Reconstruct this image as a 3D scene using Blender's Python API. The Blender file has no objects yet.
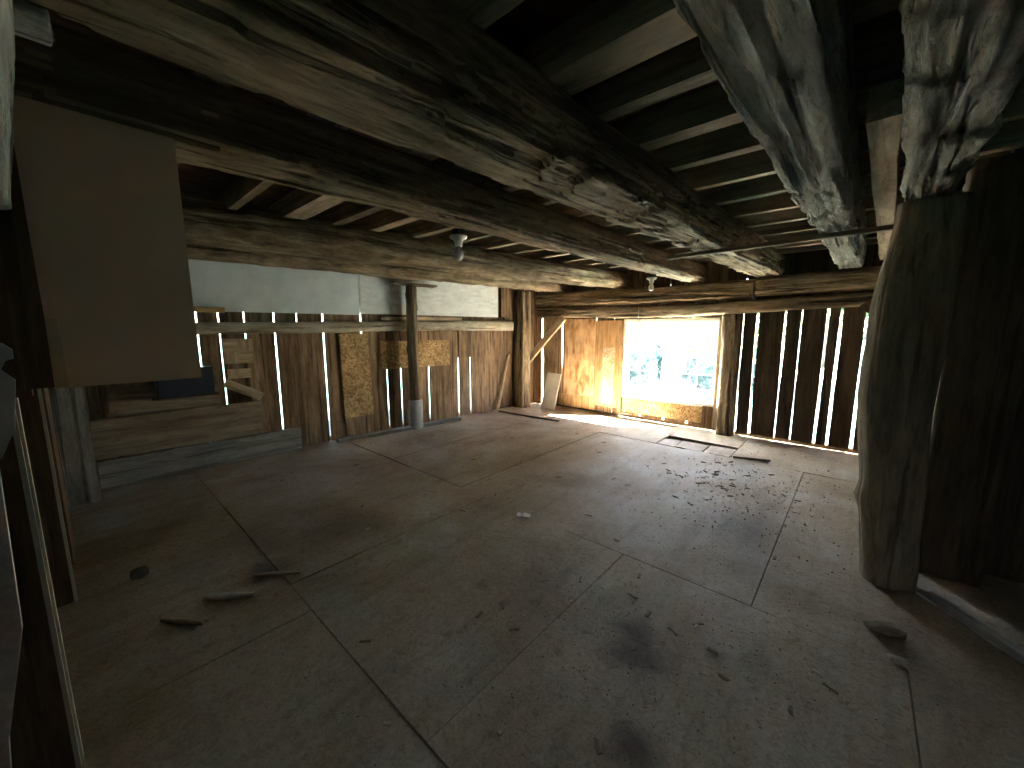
import bpy, bmesh, math, random
from mathutils import Vector, Matrix, noise

random.seed(11)
scene = bpy.context.scene
COL = scene.collection

# ------------------------------------------------------------------ camera, sky, sun, exposure
cam_data = bpy.data.cameras.new('camera')
cam_data.sensor_width = 36.0
cam_data.lens = 388.0 / 1024.0 * 36.0
cam_data.clip_start = 0.02
cam_data.clip_end = 500
cam = bpy.data.objects.new('camera', cam_data)
cam.location = (0, 0, 1.5)
cam.rotation_euler = (math.radians(90 - 8.21), 0, math.radians(41.6))
COL.objects.link(cam)
scene.camera = cam

world = bpy.data.worlds.new('world')
scene.world = world
world.use_nodes = True
wn = world.node_tree.nodes
wn.clear()
w_out = wn.new('ShaderNodeOutputWorld')
w_bg = wn.new('ShaderNodeBackground')
w_sky = wn.new('ShaderNodeTexSky')
w_sky.sky_type = 'NISHITA'
w_sky.sun_disc = False
w_sky.sun_elevation = math.radians(47)
w_sky.sun_rotation = math.radians(70)
w_sky.air_density = 1.0
w_sky.dust_density = 1.0
w_bg.inputs['Strength'].default_value = 0.22
w_mix = wn.new('ShaderNodeMix')          # thin bright haze over the blue
w_mix.data_type = 'RGBA'
w_mix.inputs[0].default_value = 0.24
w_mix.inputs[7].default_value = (4.8, 4.25, 3.8, 1)
world.node_tree.links.new(w_sky.outputs[0], w_mix.inputs[6])
world.node_tree.links.new(w_mix.outputs[2], w_bg.inputs[0])
world.node_tree.links.new(w_bg.outputs[0], w_out.inputs[0])

sun_data = bpy.data.lights.new('sun', 'SUN')
sun_data.energy = 38.0
sun_data.angle = math.radians(0.6)
sun_data.color = (1.0, 0.95, 0.86)
sun = bpy.data.objects.new('sun', sun_data)
sun.rotation_euler = Vector((-1.15, -0.78, -1.5)).to_track_quat('-Z', 'Y').to_euler()
sun.location = (6, 12, 14)
COL.objects.link(sun)

scene.view_settings.view_transform = 'Standard'
scene.view_settings.look = 'None'
scene.view_settings.gamma = 1.0
scene.view_settings.exposure = 5.2
scene.view_settings.use_curve_mapping = False
cy = scene.cycles
cy.use_denoising = True
cy.max_bounces = 10
cy.diffuse_bounces = 8
cy.glossy_bounces = 3
cy.transparent_max_bounces = 12
cy.caustics_reflective = False
cy.caustics_refractive = False
cy.sample_clamp_indirect = 8.0

# ------------------------------------------------------------------ materials
MATS = {}


def nt_new(name):
    m = bpy.data.materials.new(name)
    m.use_nodes = True
    nt = m.node_tree
    nt.nodes.clear()
    out = nt.nodes.new('ShaderNodeOutputMaterial')
    b = nt.nodes.new('ShaderNodeBsdfPrincipled')
    b.inputs['Roughness'].default_value = 0.85
    b.inputs['Specular IOR Level'].default_value = 0.2
    nt.links.new(b.outputs[0], out.inputs[0])
    MATS[name] = m
    return m, nt, b, out


def node(nt, t, **kw):
    n = nt.nodes.new(t)
    for k, v in kw.items():
        setattr(n, k, v)
    return n


def ramp(nt, src, stops):
    r = nt.nodes.new('ShaderNodeValToRGB')
    els = r.color_ramp.elements
    while len(els) > 1:
        els.remove(els[-1])
    for i, (p, c) in enumerate(stops):
        e = els[0] if i == 0 else els.new(p)
        e.position = p
        e.color = (c, c, c, 1) if isinstance(c, (int, float)) else (*c, 1)
    nt.links.new(src, r.inputs[0])
    return r.outputs[0]


def mixc(nt, a, b, fac, mode='MIX'):
    m = nt.nodes.new('ShaderNodeMix')
    m.data_type = 'RGBA'
    m.blend_type = mode
    for sock, v in ((m.inputs[6], a), (m.inputs[7], b), (m.inputs[0], fac)):
        if hasattr(v, 'is_output'):
            nt.links.new(v, sock)
        elif isinstance(v, (int, float)):
            sock.default_value = v
        else:
            sock.default_value = (*v, 1)
    return m.outputs[2]


def coords(nt, scale, world_pos=False, jitter=True):
    if world_pos:
        g = node(nt, 'ShaderNodeNewGeometry')
        src = g.outputs['Position']
    else:
        t = node(nt, 'ShaderNodeTexCoord')
        src = t.outputs['Object']
    if jitter and not world_pos:
        oi = node(nt, 'ShaderNodeObjectInfo')
        mu = node(nt, 'ShaderNodeMath', operation='MULTIPLY')
        mu.inputs[1].default_value = 57.0
        nt.links.new(oi.outputs['Random'], mu.inputs[0])
        ad = node(nt, 'ShaderNodeVectorMath', operation='ADD')
        nt.links.new(src, ad.inputs[0])
        nt.links.new(mu.outputs[0], ad.inputs[1])
        src = ad.outputs[0]
    mp = node(nt, 'ShaderNodeMapping')
    mp.inputs['Scale'].default_value = scale
    nt.links.new(src, mp.inputs['Vector'])
    return mp.outputs[0]


def noise_tex(nt, vec, scale=1.0, detail=6.0, rough=0.6, dist=0.0):
    n = node(nt, 'ShaderNodeTexNoise')
    n.inputs['Scale'].default_value = scale
    n.inputs['Detail'].default_value = detail
    n.inputs['Roughness'].default_value = rough
    n.inputs['Distortion'].default_value = dist
    nt.links.new(vec, n.inputs['Vector'])
    return n.outputs[0]


def add_bump(nt, bsdf, height, strength=0.5, dist=0.02):
    bp = node(nt, 'ShaderNodeBump')
    bp.inputs['Strength'].default_value = strength
    bp.inputs['Distance'].default_value = dist
    nt.links.new(height, bp.inputs['Height'])
    nt.links.new(bp.outputs[0], bsdf.inputs['Normal'])


def wood(name, dark, mid, light, stretch=14.0, bump=0.6, bdist=0.015, crack=0.6, patch=0.5, tone=0.35, along=1.1, weather=0.5):
    m, nt, b, _ = nt_new(name)
    v = coords(nt, (along, stretch, stretch))
    n1 = noise_tex(nt, v, 1.0, 8, 0.65, 0.25)
    col = ramp(nt, n1, [(0.28, dark), (0.5, mid), (0.74, light)])
    v2 = coords(nt, (1.3, 2.6, 2.6))
    n2 = noise_tex(nt, v2, 1.0, 5, 0.6)
    pt = ramp(nt, n2, [(0.3, 1.0 - patch), (0.62, 1.0)])
    col = mixc(nt, col, pt, 1.0, 'MULTIPLY')
    v3 = coords(nt, (0.7, stretch * 1.9, stretch * 1.9))
    n3 = noise_tex(nt, v3, 1.0, 3, 0.5, 0.4)
    ck = ramp(nt, n3, [(0.35, 1.0 - crack), (0.44, 1.0)])
    col = mixc(nt, col, ck, 1.0, 'MULTIPLY')
    v4 = coords(nt, (5.0, 24, 24))
    n4 = noise_tex(nt, v4, 1.0, 7, 0.75, 0.6)
    gr = ramp(nt, n4, [(0.30, 1.0 - weather), (0.50, 1.0), (0.72, 1.0 + weather * 0.45)])
    col = mixc(nt, col, gr, 1.0, 'MULTIPLY')
    oi = node(nt, 'ShaderNodeObjectInfo')
    tn = ramp(nt, oi.outputs['Random'], [(0.0, 1.0 - tone), (1.0, 1.0)])
    col = mixc(nt, col, tn, 1.0, 'MULTIPLY')
    nt.links.new(col, b.inputs['Base Color'])
    h = node(nt, 'ShaderNodeMath', operation='MULTIPLY_ADD')
    nt.links.new(ck, h.inputs[0])
    h.inputs[1].default_value = 1.4
    h2 = node(nt, 'ShaderNodeMath', operation='ADD')
    nt.links.new(n1, h2.inputs[0])
    nt.links.new(n4, h2.inputs[1])
    nt.links.new(h2.outputs[0], h.inputs[2])
    add_bump(nt, b, h.outputs[0], bump, bdist)
    return m


wood('hewn_oak', (0.13, 0.088, 0.05), (0.37, 0.28, 0.175), (0.62, 0.51, 0.35), 11, 0.9, 0.035, 0.75, 0.35, 0.1, weather=0.7)
wood('hewn_grey', (0.13, 0.115, 0.09), (0.35, 0.32, 0.26), (0.56, 0.53, 0.45), 11, 1.0, 0.04, 0.8, 0.3, 0.1, weather=0.7)
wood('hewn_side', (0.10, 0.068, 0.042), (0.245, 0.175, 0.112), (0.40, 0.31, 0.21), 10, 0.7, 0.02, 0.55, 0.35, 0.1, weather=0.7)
wood('bark_log', (0.10, 0.065, 0.035), (0.33, 0.24, 0.145), (0.58, 0.47, 0.32), 7, 0.9, 0.03, 0.45, 0.55, 0.12, 3.0, weather=0.7)
wood('post_log', (0.11, 0.08, 0.05), (0.25, 0.19, 0.125), (0.38, 0.30, 0.21), 9, 0.6, 0.015, 0.5, 0.4, 0.1, 0.8)
wood('rail_wood', (0.28, 0.23, 0.165), (0.53, 0.46, 0.345), (0.74, 0.67, 0.53), 10, 0.7, 0.015, 0.6, 0.35, 0.1, weather=0.6)
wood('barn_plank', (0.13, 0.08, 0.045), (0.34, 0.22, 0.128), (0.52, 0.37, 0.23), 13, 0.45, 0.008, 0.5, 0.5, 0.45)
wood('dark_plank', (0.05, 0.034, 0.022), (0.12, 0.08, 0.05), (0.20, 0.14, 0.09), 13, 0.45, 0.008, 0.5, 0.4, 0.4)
wood('grey_plank', (0.16, 0.15, 0.13), (0.34, 0.32, 0.275), (0.52, 0.49, 0.43), 13, 0.45, 0.008, 0.5, 0.35, 0.25)
wood('joist_wood', (0.17, 0.12, 0.075), (0.38, 0.29, 0.195), (0.57, 0.46, 0.33), 12, 0.35, 0.006, 0.35, 0.45, 0.4)
wood('deck_wood', (0.055, 0.026, 0.014), (0.16, 0.072, 0.038), (0.26, 0.135, 0.075), 12, 0.35, 0.006, 0.4, 0.5, 0.4)
wood('pale_lumber', (0.36, 0.25, 0.14), (0.55, 0.42, 0.27), (0.70, 0.57, 0.40), 12, 0.3, 0.004, 0.25, 0.3, 0.2)
wood('orange_lumber', (0.36, 0.19, 0.08), (0.56, 0.33, 0.15), (0.68, 0.46, 0.25), 12, 0.3, 0.004, 0.25, 0.3, 0.15)
wood('brown_lumber', (0.09, 0.055, 0.03), (0.17, 0.11, 0.065), (0.25, 0.17, 0.10), 11, 0.4, 0.006, 0.4, 0.4, 0.2)
wood('whitewashed', (0.33, 0.31, 0.27), (0.62, 0.60, 0.54), (0.82, 0.80, 0.74), 9, 1.0, 0.03, 0.8, 0.3, 0.05)
wood('tree_bark', (0.06, 0.045, 0.03), (0.14, 0.11, 0.08), (0.24, 0.2, 0.15), 6, 0.8, 0.03, 0.6, 0.3, 0.1)


def plywood(name, a, b_, c, sc=(1.4, 5, 5)):
    m, nt, b, _ = nt_new(name)
    v = coords(nt, sc)
    n = noise_tex(nt, v, 1.3, 3, 0.5, 1.2)
    w = node(nt, 'ShaderNodeTexWave', wave_type='BANDS', bands_direction='Z')
    w.inputs['Scale'].default_value = 2.4
    w.inputs['Distortion'].default_value = 7.0
    w.inputs['Detail'].default_value = 3
    nt.links.new(v, w.inputs['Vector'])
    mm = node(nt, 'ShaderNodeMath', operation='MULTIPLY_ADD')
    nt.links.new(w.outputs[1], mm.inputs[0])
    mm.inputs[1].default_value = 0.45
    nt.links.new(n, mm.inputs[2])
    col = ramp(nt, mm.outputs[0], [(0.35, a), (0.6, b_), (0.95, c)])
    v2 = coords(nt, (3, 3, 3))
    d = ramp(nt, noise_tex(nt, v2, 1, 6), [(0.3, 0.55), (0.6, 1)])
    col = mixc(nt, col, d, 1.0, 'MULTIPLY')
    nt.links.new(col, b.inputs['Base Color'])
    add_bump(nt, b, mm.outputs[0], 0.2, 0.003)


plywood('plywood', (0.30, 0.15, 0.06), (0.55, 0.31, 0.14), (0.70, 0.46, 0.25))


def osb(name, stops, scale=44, world_pos=False):
    m, nt, b, _ = nt_new(name)
    v = coords(nt, (1, 1.0, 1), world_pos)
    nz = node(nt, 'ShaderNodeTexNoise')
    nz.inputs['Scale'].default_value = 6
    nz.inputs['Detail'].default_value = 2
    nt.links.new(v, nz.inputs['Vector'])
    mx = mixc(nt, v, nz.outputs[1], 0.12, 'ADD')
    vo = node(nt, 'ShaderNodeTexVoronoi')
    vo.inputs['Scale'].default_value = scale
    vo.inputs['Randomness'].default_value = 1.0
    nt.links.new(mx, vo.inputs['Vector'])
    sep = node(nt, 'ShaderNodeSeparateColor')
    nt.links.new(vo.outputs['Color'], sep.inputs[0])
    col = ramp(nt, sep.outputs[0], stops)
    v2 = coords(nt, (2, 2, 2), world_pos)
    d = ramp(nt, noise_tex(nt, v2, 1, 6, 0.65), [(0.3, 0.5), (0.6, 1)])
    col = mixc(nt, col, d, 1.0, 'MULTIPLY')
    nt.links.new(col, b.inputs['Base Color'])
    add_bump(nt, b, vo.outputs['Distance'], 0.25, 0.003)


osb('osb', [(0.0, (0.26, 0.15, 0.06)), (0.5, (0.48, 0.31, 0.14)), (1.0, (0.66, 0.47, 0.25))])
osb('osb_pale', [(0.0, (0.45, 0.31, 0.17)), (0.5, (0.62, 0.46, 0.29)), (1.0, (0.75, 0.61, 0.43))])

# floor: worn particle board, dusty, with dark damp stains that have a shape of their own
m, nt, b, _ = nt_new('floor_board')
v = coords(nt, (1, 1, 1), True)
big = noise_tex(nt, v, 0.9, 7, 0.62, 0.4)
col = ramp(nt, big, [(0.27, (0.185, 0.128, 0.078)), (0.5, (0.36, 0.29, 0.205)), (0.75, (0.51, 0.465, 0.395))])
fl = noise_tex(nt, v, 38, 4, 0.7, 1.5)
flr = ramp(nt, fl, [(0.32, 0.62), (0.55, 1.0), (0.75, 1.12)])
col = mixc(nt, col, flr, 1.0, 'MULTIPLY')
sp = noise_tex(nt, v, 9, 6, 0.75, 0.8)
spr = ramp(nt, sp, [(0.30, 0.45), (0.42, 1.0)])
col = mixc(nt, col, spr, 0.8, 'MULTIPLY')
streak = node(nt, 'ShaderNodeMapping')
streak.inputs['Scale'].default_value = (9, 1.2, 1)
streak.inputs['Rotation'].default_value = (0, 0, 0.5)
nt.links.new(v, streak.inputs['Vector'])
st = ramp(nt, noise_tex(nt, streak.outputs[0], 1, 5, 0.6, 0.5), [(0.3, 0.72), (0.5, 1.0)])
col = mixc(nt, col, st, 0.8, 'MULTIPLY')
# spilled dark stains
for (sx, sy, sr, amt) in ((-0.64, 1.58, 0.17, 0.75), (-0.70, 1.72, 0.13, 0.7), (-0.46, 1.18, 0.12, 0.8), (-2.62, 0.66, 0.16, 0.6), (-1.95, 3.2, 0.3, 0.35), (-0.55, 3.25, 0.42, 0.45), (-2.75, 1.1, 0.3, 0.35)):
    dv = node(nt, 'ShaderNodeVectorMath', operation='SUBTRACT')
    dv.inputs[1].default_value = (sx, sy, 0)
    nt.links.new(v, dv.inputs[0])
    ln = node(nt, 'ShaderNodeVectorMath', operation='LENGTH')
    nt.links.new(dv.outputs[0], ln.inputs[0])
    ma = node(nt, 'ShaderNodeMath', operation='MULTIPLY_ADD')
    nt.links.new(sp, ma.inputs[0])
    ma.inputs[1].default_value = sr * 1.3
    nt.links.new(ln.outputs['Value'], ma.inputs[2])
    fac = ramp(nt, ma.outputs[0], [(min(0.95, sr * 0.85), amt), (min(0.99, sr * 1.7), 0.0)])
    col = mixc(nt, col, (0.055, 0.04, 0.04), fac)
nt.links.new(col, b.inputs['Base Color'])
b.inputs['Roughness'].default_value = 0.75
hm = node(nt, 'ShaderNodeMath', operation='ADD')
nt.links.new(fl, hm.inputs[0])
nt.links.new(sp, hm.inputs[1])
add_bump(nt, b, hm.outputs[0], 0.45, 0.008)


def plain(name, col, rough=0.6, var=0.25, scale=6.0, metal=0.0, bump=0.1):
    m, nt, b, _ = nt_new(name)
    v = coords(nt, (1, 1, 1))
    n = noise_tex(nt, v, scale, 6, 0.65)
    f = ramp(nt, n, [(0.3, 1 - var), (0.65, 1.0)])
    c = mixc(nt, col, f, 1.0, 'MULTIPLY')
    nt.links.new(c, b.inputs['Base Color'])
    b.inputs['Roughness'].default_value = rough
    b.inputs['Metallic'].default_value = metal
    b.inputs['Specular IOR Level'].default_value = 0.4
    add_bump(nt, b, n, bump, 0.004)
    return m


plain('cabinet_face', (0.74, 0.55, 0.39), 0.55, 0.12, 2.0)
plain('cabinet_edge', (0.60, 0.46, 0.33), 0.6, 0.3, 8.0)
plain('foam', (0.74, 0.80, 0.80), 0.7, 0.22, 3.0)
plain('foam_ribbed', (0.78, 0.80, 0.79), 0.6, 0.3, 4.0)
plain('frame_paint', (0.80, 0.76, 0.66), 0.5, 0.12, 5.0)
plain('sash_vinyl', (0.85, 0.85, 0.82), 0.4, 0.08, 5.0)
plain('ceramic', (0.72, 0.72, 0.68), 0.35, 0.2, 9.0)
plain('metal_dark', (0.12, 0.12, 0.11), 0.4, 0.3, 9.0, 0.7)
plain('galvanised', (0.55, 0.57, 0.58), 0.45, 0.3, 7.0, 0.5)
plain('concrete', (0.42, 0.43, 0.43), 0.9, 0.35, 14.0)
plain('navy_plastic', (0.015, 0.02, 0.035), 0.5, 0.2, 5.0)
plain('white_panel', (0.62, 0.56, 0.54), 0.7, 0.35, 40.0)
plain('cream_board', (0.50, 0.46, 0.37), 0.7, 0.25, 4.0)
plain('rubber', (0.03, 0.03, 0.03), 0.6, 0.2, 5.0)
plain('stone', (0.09, 0.075, 0.055), 0.9, 0.4, 20.0)
plain('paper', (0.72, 0.70, 0.64), 0.8, 0.2, 20.0)
plain('wood_chip', (0.20, 0.15, 0.10), 0.9, 0.4, 30.0)
plain('pale_chip', (0.50, 0.43, 0.32), 0.9, 0.4, 30.0)
plain('dirt', (0.11, 0.085, 0.06), 1.0, 0.5, 30.0)
plain('gravel', (0.16, 0.155, 0.15), 1.0, 0.25, 30.0)
plain('leaf_green', (0.05, 0.12, 0.03), 0.6, 0.4, 1.0)
plain('leaf_pale', (0.09, 0.16, 0.05), 0.6, 0.4, 1.0)
plain('leaf_hedge', (0.10, 0.17, 0.055), 0.6, 0.4, 1.0)
plain('leaf_blue', (0.022, 0.07, 0.065), 0.6, 0.4, 1.0)
plain('subfloor', (0.05, 0.04, 0.03), 0.95, 0.3, 5.0)
m, nt, b, _ = nt_new('grass_ground')
v = coords(nt, (1, 1, 1), True)
c = ramp(nt, noise_tex(nt, v, 1.2, 8, 0.7), [(0.3, (0.010, 0.034, 0.034)), (0.7, (0.022, 0.058, 0.052))])
nt.links.new(c, b.inputs['Base Color'])

# dusty window glass: slightly blue, with a thin film of dirt
m, nt, b, out = nt_new('dusty_glass')
nt.nodes.remove(b)
tr = node(nt, 'ShaderNodeBsdfTransparent')
tr.inputs[0].default_value = (0.94, 0.965, 1.0, 1)
gl = node(nt, 'ShaderNodeBsdfGlossy')
gl.inputs['Roughness'].default_value = 0.08
tl = node(nt, 'ShaderNodeBsdfTranslucent')
tl.inputs[0].default_value = (0.80, 0.92, 0.95, 1)
v = coords(nt, (1, 1, 1))
dn = ramp(nt, noise_tex(nt, v, 9, 7, 0.7, 0.6), [(0.45, 0.001), (0.62, 0.006), (0.78, 0.04)])
m1 = node(nt, 'ShaderNodeMixShader')
nt.links.new(dn, m1.inputs[0])
nt.links.new(tr.outputs[0], m1.inputs[1])
nt.links.new(tl.outputs[0], m1.inputs[2])
m2 = node(nt, 'ShaderNodeMixShader')
m2.inputs[0].default_value = 0.05
nt.links.new(m1.outputs[0], m2.inputs[1])
nt.links.new(gl.outputs[0], m2.inputs[2])
nt.links.new(m2.outputs[0], out.inputs[0])

m, nt, b, out = nt_new('bulb_glass')
b.inputs['Base Color'].default_value = (0.82, 0.82, 0.78, 1)
b.inputs['Roughness'].default_value = 0.25
b.inputs['Transmission Weight'].default_value = 0.3


# ------------------------------------------------------------------ helpers
def tag(o, label=None, cat=None, group=None, kind=None):
    if label:
        o['label'] = label
    if cat:
        o['category'] = cat
    if group:
        o['group'] = group
    if kind:
        o['kind'] = kind
    return o


def empty(name, loc, label=None, cat=None, group=None, kind=None):
    o = bpy.data.objects.new(name, None)
    o.location = loc
    o.empty_display_size = 0.1
    COL.objects.link(o)
    return tag(o, label, cat, group, kind)


def root_matrix(p):
    if p is None:
        return Matrix.Identity(4)
    M = Matrix.LocRotScale(p.location, p.rotation_euler, p.scale)
    return root_matrix(p.parent) @ M


def link(name, me, mat, parent=None, M=None, smooth=False):
    o = bpy.data.objects.new(name, me)
    COL.objects.link(o)
    if mat and not me.materials:
        me.materials.append(MATS[mat])
    M = M or Matrix.Identity(4)
    if parent:
        o.parent = parent
        M = root_matrix(parent).inverted() @ M
    loc, rot, sc = M.decompose()
    o.location = loc
    o.rotation_euler = rot.to_euler()
    o.scale = sc
    if smooth:
        for p in me.polygons:
            p.use_smooth = True
    return o


def mesh(name, verts, faces):
    me = bpy.data.meshes.new(name)
    me.from_pydata([tuple(v) for v in verts], [], faces)
    me.update()
    return me


def frame(p0, p1, zdir):
    p0, p1 = Vector(p0), Vector(p1)
    x = (p1 - p0).normalized()
    z = Vector(zdir)
    z = (z - x * z.dot(x)).normalized()
    y = z.cross(x)
    M = Matrix((x, y, z)).transposed().to_4x4()
    M.translation = p0
    return M, (p1 - p0).length


def plank_mesh(L, w, t, seed, wob=0.004, segs=4, w1=None, lift=0.0):
    """board along local X, width along Y, thickness along Z; edges wander a little"""
    rnd = random.Random(seed)
    w1 = w if w1 is None else w1
    vs, fs = [], []
    for i in range(segs + 1):
        f = i / segs
        ww = w + (w1 - w) * f
        a, c = rnd.uniform(-wob, wob), rnd.uniform(-wob, wob)
        d = rnd.uniform(-wob, wob) * lift
        e1 = rnd.uniform(-2, 2) * wob if i in (0, segs) else 0
        e2 = rnd.uniform(-2, 2) * wob if i in (0, segs) else 0
        y0, y1 = -ww / 2 + a, ww / 2 + c
        vs += [(f * L + e1, y0, -t / 2 + d), (f * L + e2, y1, -t / 2 + d), (f * L + e2, y1, t / 2 + d), (f * L + e1, y0, t / 2 + d)]
    for i in range(segs):
        k = i * 4
        for j in range(4):
            a, c = k + j, k + (j + 1) % 4
            fs.append((a, a + 4, c + 4, c))
    fs.append((0, 1, 2, 3))
    k = segs * 4
    fs.append((k + 3, k + 2, k + 1, k))
    me = mesh('board', vs, fs)
    bm = bmesh.new()
    bm.from_mesh(me)
    bmesh.ops.recalc_face_normals(bm, faces=bm.faces)
    bm.to_mesh(me)
    bm.free()
    return me


SEED = [0]


def plank(name, p0, p1, face, w, t, mat, parent=None, wob=0.004, w1=None, segs=4, lift=0.0):
    """board from p0 to p1 (its centre line), flat side facing 'face'"""
    SEED[0] += 1
    M, L = frame(p0, p1, face)
    return link(name, plank_mesh(L, w, t, SEED[0], wob, segs, w1, lift), mat, parent, M)


def box_mesh(x0, x1, y0, y1, z0, z1, bevel=0.0):
    bm = bmesh.new()
    bmesh.ops.create_cube(bm, size=1)
    for v in bm.verts:
        v.co = Vector((x0 + (v.co.x + .5) * (x1 - x0), y0 + (v.co.y + .5) * (y1 - y0), z0 + (v.co.z + .5) * (z1 - z0)))
    if bevel:
        bmesh.ops.bevel(bm, geom=list(bm.edges), offset=bevel, segments=2, affect='EDGES')
    me = bpy.data.meshes.new('box')
    bm.to_mesh(me)
    bm.free()
    return me


def fbm(v, o=4):
    return noise.fractal(v, 1.0, 2.0, o)


def timber(name, pts, mat, sq=5.0, amp=0.012, hew=0.0, seed=0, parent=None, ring=36, step=0.045, zdir=(0, 0, 1), knots=0, crack=0.0, smooth=True, side=None):
    """hewn timber or log through pts = [(centre, width, height), ...] as one continuous mesh.
    sq: superellipse exponent (2 = round log, 6 = squared), amp: surface roughness, hew: axe scallops"""
    P = [Vector(p[0]) for p in pts]
    M, L = frame(P[0], P[-1], zdir)
    inv = M.inverted()
    lp = [inv @ p for p in P]
    n = max(6, int(L / step))
    vs, fs = [], []
    rnd = random.Random(seed)
    off = Vector((rnd.uniform(0, 50), rnd.uniform(0, 50), rnd.uniform(0, 50)))
    cuts = []
    x = 0.0
    while x < L + 1:
        d = rnd.uniform(0.22, 0.6)
        cuts.append((x, d, rnd.uniform(0.3, 1.0)))
        x += d
    kn = [(rnd.uniform(0, L), rnd.uniform(0, 6.28), rnd.uniform(0.03, 0.07)) for _ in range(knots)]
    ckang = [rnd.uniform(0, 6.28) for _ in range(3)]
    for i in range(n + 1):
        X = L * i / n
        # interpolate the centre line (Catmull-Rom) and section
        k = 0
        while k < len(lp) - 2 and X > lp[k + 1].x:
            k += 1
        a, c = lp[k], lp[k + 1]
        f = min(1, max(0, (X - a.x) / max(1e-6, c.x - a.x)))
        fs_ = f * f * (3 - 2 * f) if len(lp) > 2 else f
        cyy = a.y + (c.y - a.y) * fs_
        czz = a.z + (c.z - a.z) * fs_
        w = pts[k][1] + (pts[k + 1][1] - pts[k][1]) * f
        h = pts[k][2] + (pts[k + 1][2] - pts[k][2]) * f
        for j in range(ring):
            ang = 2 * math.pi * j / ring
            ca_, sa_ = math.cos(ang), math.sin(ang)
            r = (abs(ca_) ** sq + abs(sa_) ** sq) ** (-1.0 / sq)
            y, z = ca_ * r * w / 2, sa_ * r * h / 2
            q = off + Vector((X * 1.1, y * 7, z * 7))
            d = amp * 0.8 * fbm(q, 3)
            face = 1.0 if sa_ < 0.1 else 0.45
            fl_ = noise.noise(off + Vector((X * 1.7, y * 17, z * 17))) + 0.4 * noise.noise(off + Vector((X * 5, y * 40, z * 40)))
            d += amp * 1.1 * face * math.floor(fl_ * 3.5 + 0.5) / 3.5
            sp_ = 1 - abs(noise.noise(off + Vector((X * 1.0, y * 42, z * 42))))
            d -= amp * 1.3 * face * sp_ ** 9
            if hew and sa_ < 0.25:
                wgt = min(1.0, (0.25 - sa_) * 3)
                Xc = X + 0.10 * noise.noise(off + Vector((ang * 3.0, 0, 1)))
                cut = 0.0
                for (cx, cd, ca) in cuts:
                    if cx <= Xc < cx + cd:
                        cut = ((Xc - cx) / cd) ** 1.3 * ca
                        break
                patch = 0.5 + 0.9 * noise.noise(off + Vector((X * 0.6, ang * 0.9, 3)))
                d -= hew * cut * wgt * max(0.0, patch)
            for (kx, ka, kr) in kn:
                dd = ((X - kx) ** 2 + ((ang - ka) * w / 2) ** 2) / (kr * kr)
                if dd < 6:
                    d += kr * 0.35 * math.exp(-dd)
            if crack:
                for cka in ckang:
                    wa = (ang - cka - 0.35 * noise.noise(off + Vector((X * 0.8, cka, 0))) + math.pi) % (2 * math.pi) - math.pi
                    d -= crack * math.exp(-(wa * ring / 5.0) ** 2) * max(0, 0.4 + noise.noise(off + Vector((X * 0.5, cka * 3, 7))))
            sc = 1 + d / max(0.04, 0.5 * min(w, h))
            xe = 0.0
            if i in (0, n):
                xe = 0.012 * noise.noise(off + Vector((y * 20, z * 20, i)))
            vs.append((X + xe, cyy + y * sc, czz + z * sc))
    for i in range(n):
        for j in range(ring):
            a = i * ring + j
            c = i * ring + (j + 1) % ring
            fs.append((a, c, c + ring, a + ring))
    for base, rev in ((0, True), (n * ring, False)):
        ctr = sum((Vector(vs[base + j]) for j in range(ring)), Vector()) / ring
        vs.append(ctr)
        ci = len(vs) - 1
        for j in range(ring):
            a, c = base + j, base + (j + 1) % ring
            fs.append((c, a, ci) if rev else (a, c, ci))
    me = mesh(name, vs, fs)
    bm = bmesh.new()
    bm.from_mesh(me)
    bmesh.ops.recalc_face_normals(bm, faces=bm.faces)
    bm.to_mesh(me)
    bm.free()
    o = link(name, me, mat, parent, M)
    if smooth:
        for p in me.polygons:
            p.use_smooth = len(p.vertices) == 4
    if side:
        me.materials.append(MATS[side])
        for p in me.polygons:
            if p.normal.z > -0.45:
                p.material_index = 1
    return o


def tube_mesh(pts, r, ring=8):
    vs, fs = [], []
    pts = [Vector(p) for p in pts]
    for i, p in enumerate(pts):
        d = (pts[min(i + 1, len(pts) - 1)] - pts[max(i - 1, 0)]).normalized()
        a = d.orthogonal().normalized()
        c = d.cross(a)
        for j in range(ring):
            t = 2 * math.pi * j / ring
            vs.append(p + (a * math.cos(t) + c * math.sin(t)) * r)
    for i in range(len(pts) - 1):
        for j in range(ring):
            a, c = i * ring + j, i * ring + (j + 1) % ring
            fs.append((a, c, c + ring, a + ring))
    fs.append(tuple(range(ring))[::-1])
    fs.append(tuple((len(pts) - 1) * ring + j for j in range(ring)))
    return mesh('tube', vs, fs)


def lathe_mesh(prof, ring=24):
    vs, fs = [], []
    for (r, z) in prof:
        for j in range(ring):
            t = 2 * math.pi * j / ring
            vs.append((r * math.cos(t), r * math.sin(t), z))
    for i in range(len(prof) - 1):
        for j in range(ring):
            a, c = i * ring + j, i * ring + (j + 1) % ring
            fs.append((a, c, c + ring, a + ring))
    fs.append(tuple(range(ring))[::-1])
    fs.append(tuple((len(prof) - 1) * ring + j for j in range(ring)))
    return mesh('lathe', vs, fs)


def T(x, y, z, rz=0.0):
    return Matrix.Translation((x, y, z)) @ Matrix.Rotation(rz, 4, 'Z')


ORD = ['first', 'second', 'third', 'fourth', 'fifth', 'sixth', 'seventh', 'eighth', 'ninth', 'tenth', 'eleventh', 'twelfth', 'thirteenth', 'fourteenth', 'fifteenth', 'sixteenth', 'seventeenth', 'eighteenth', 'nineteenth', 'twentieth']

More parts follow.
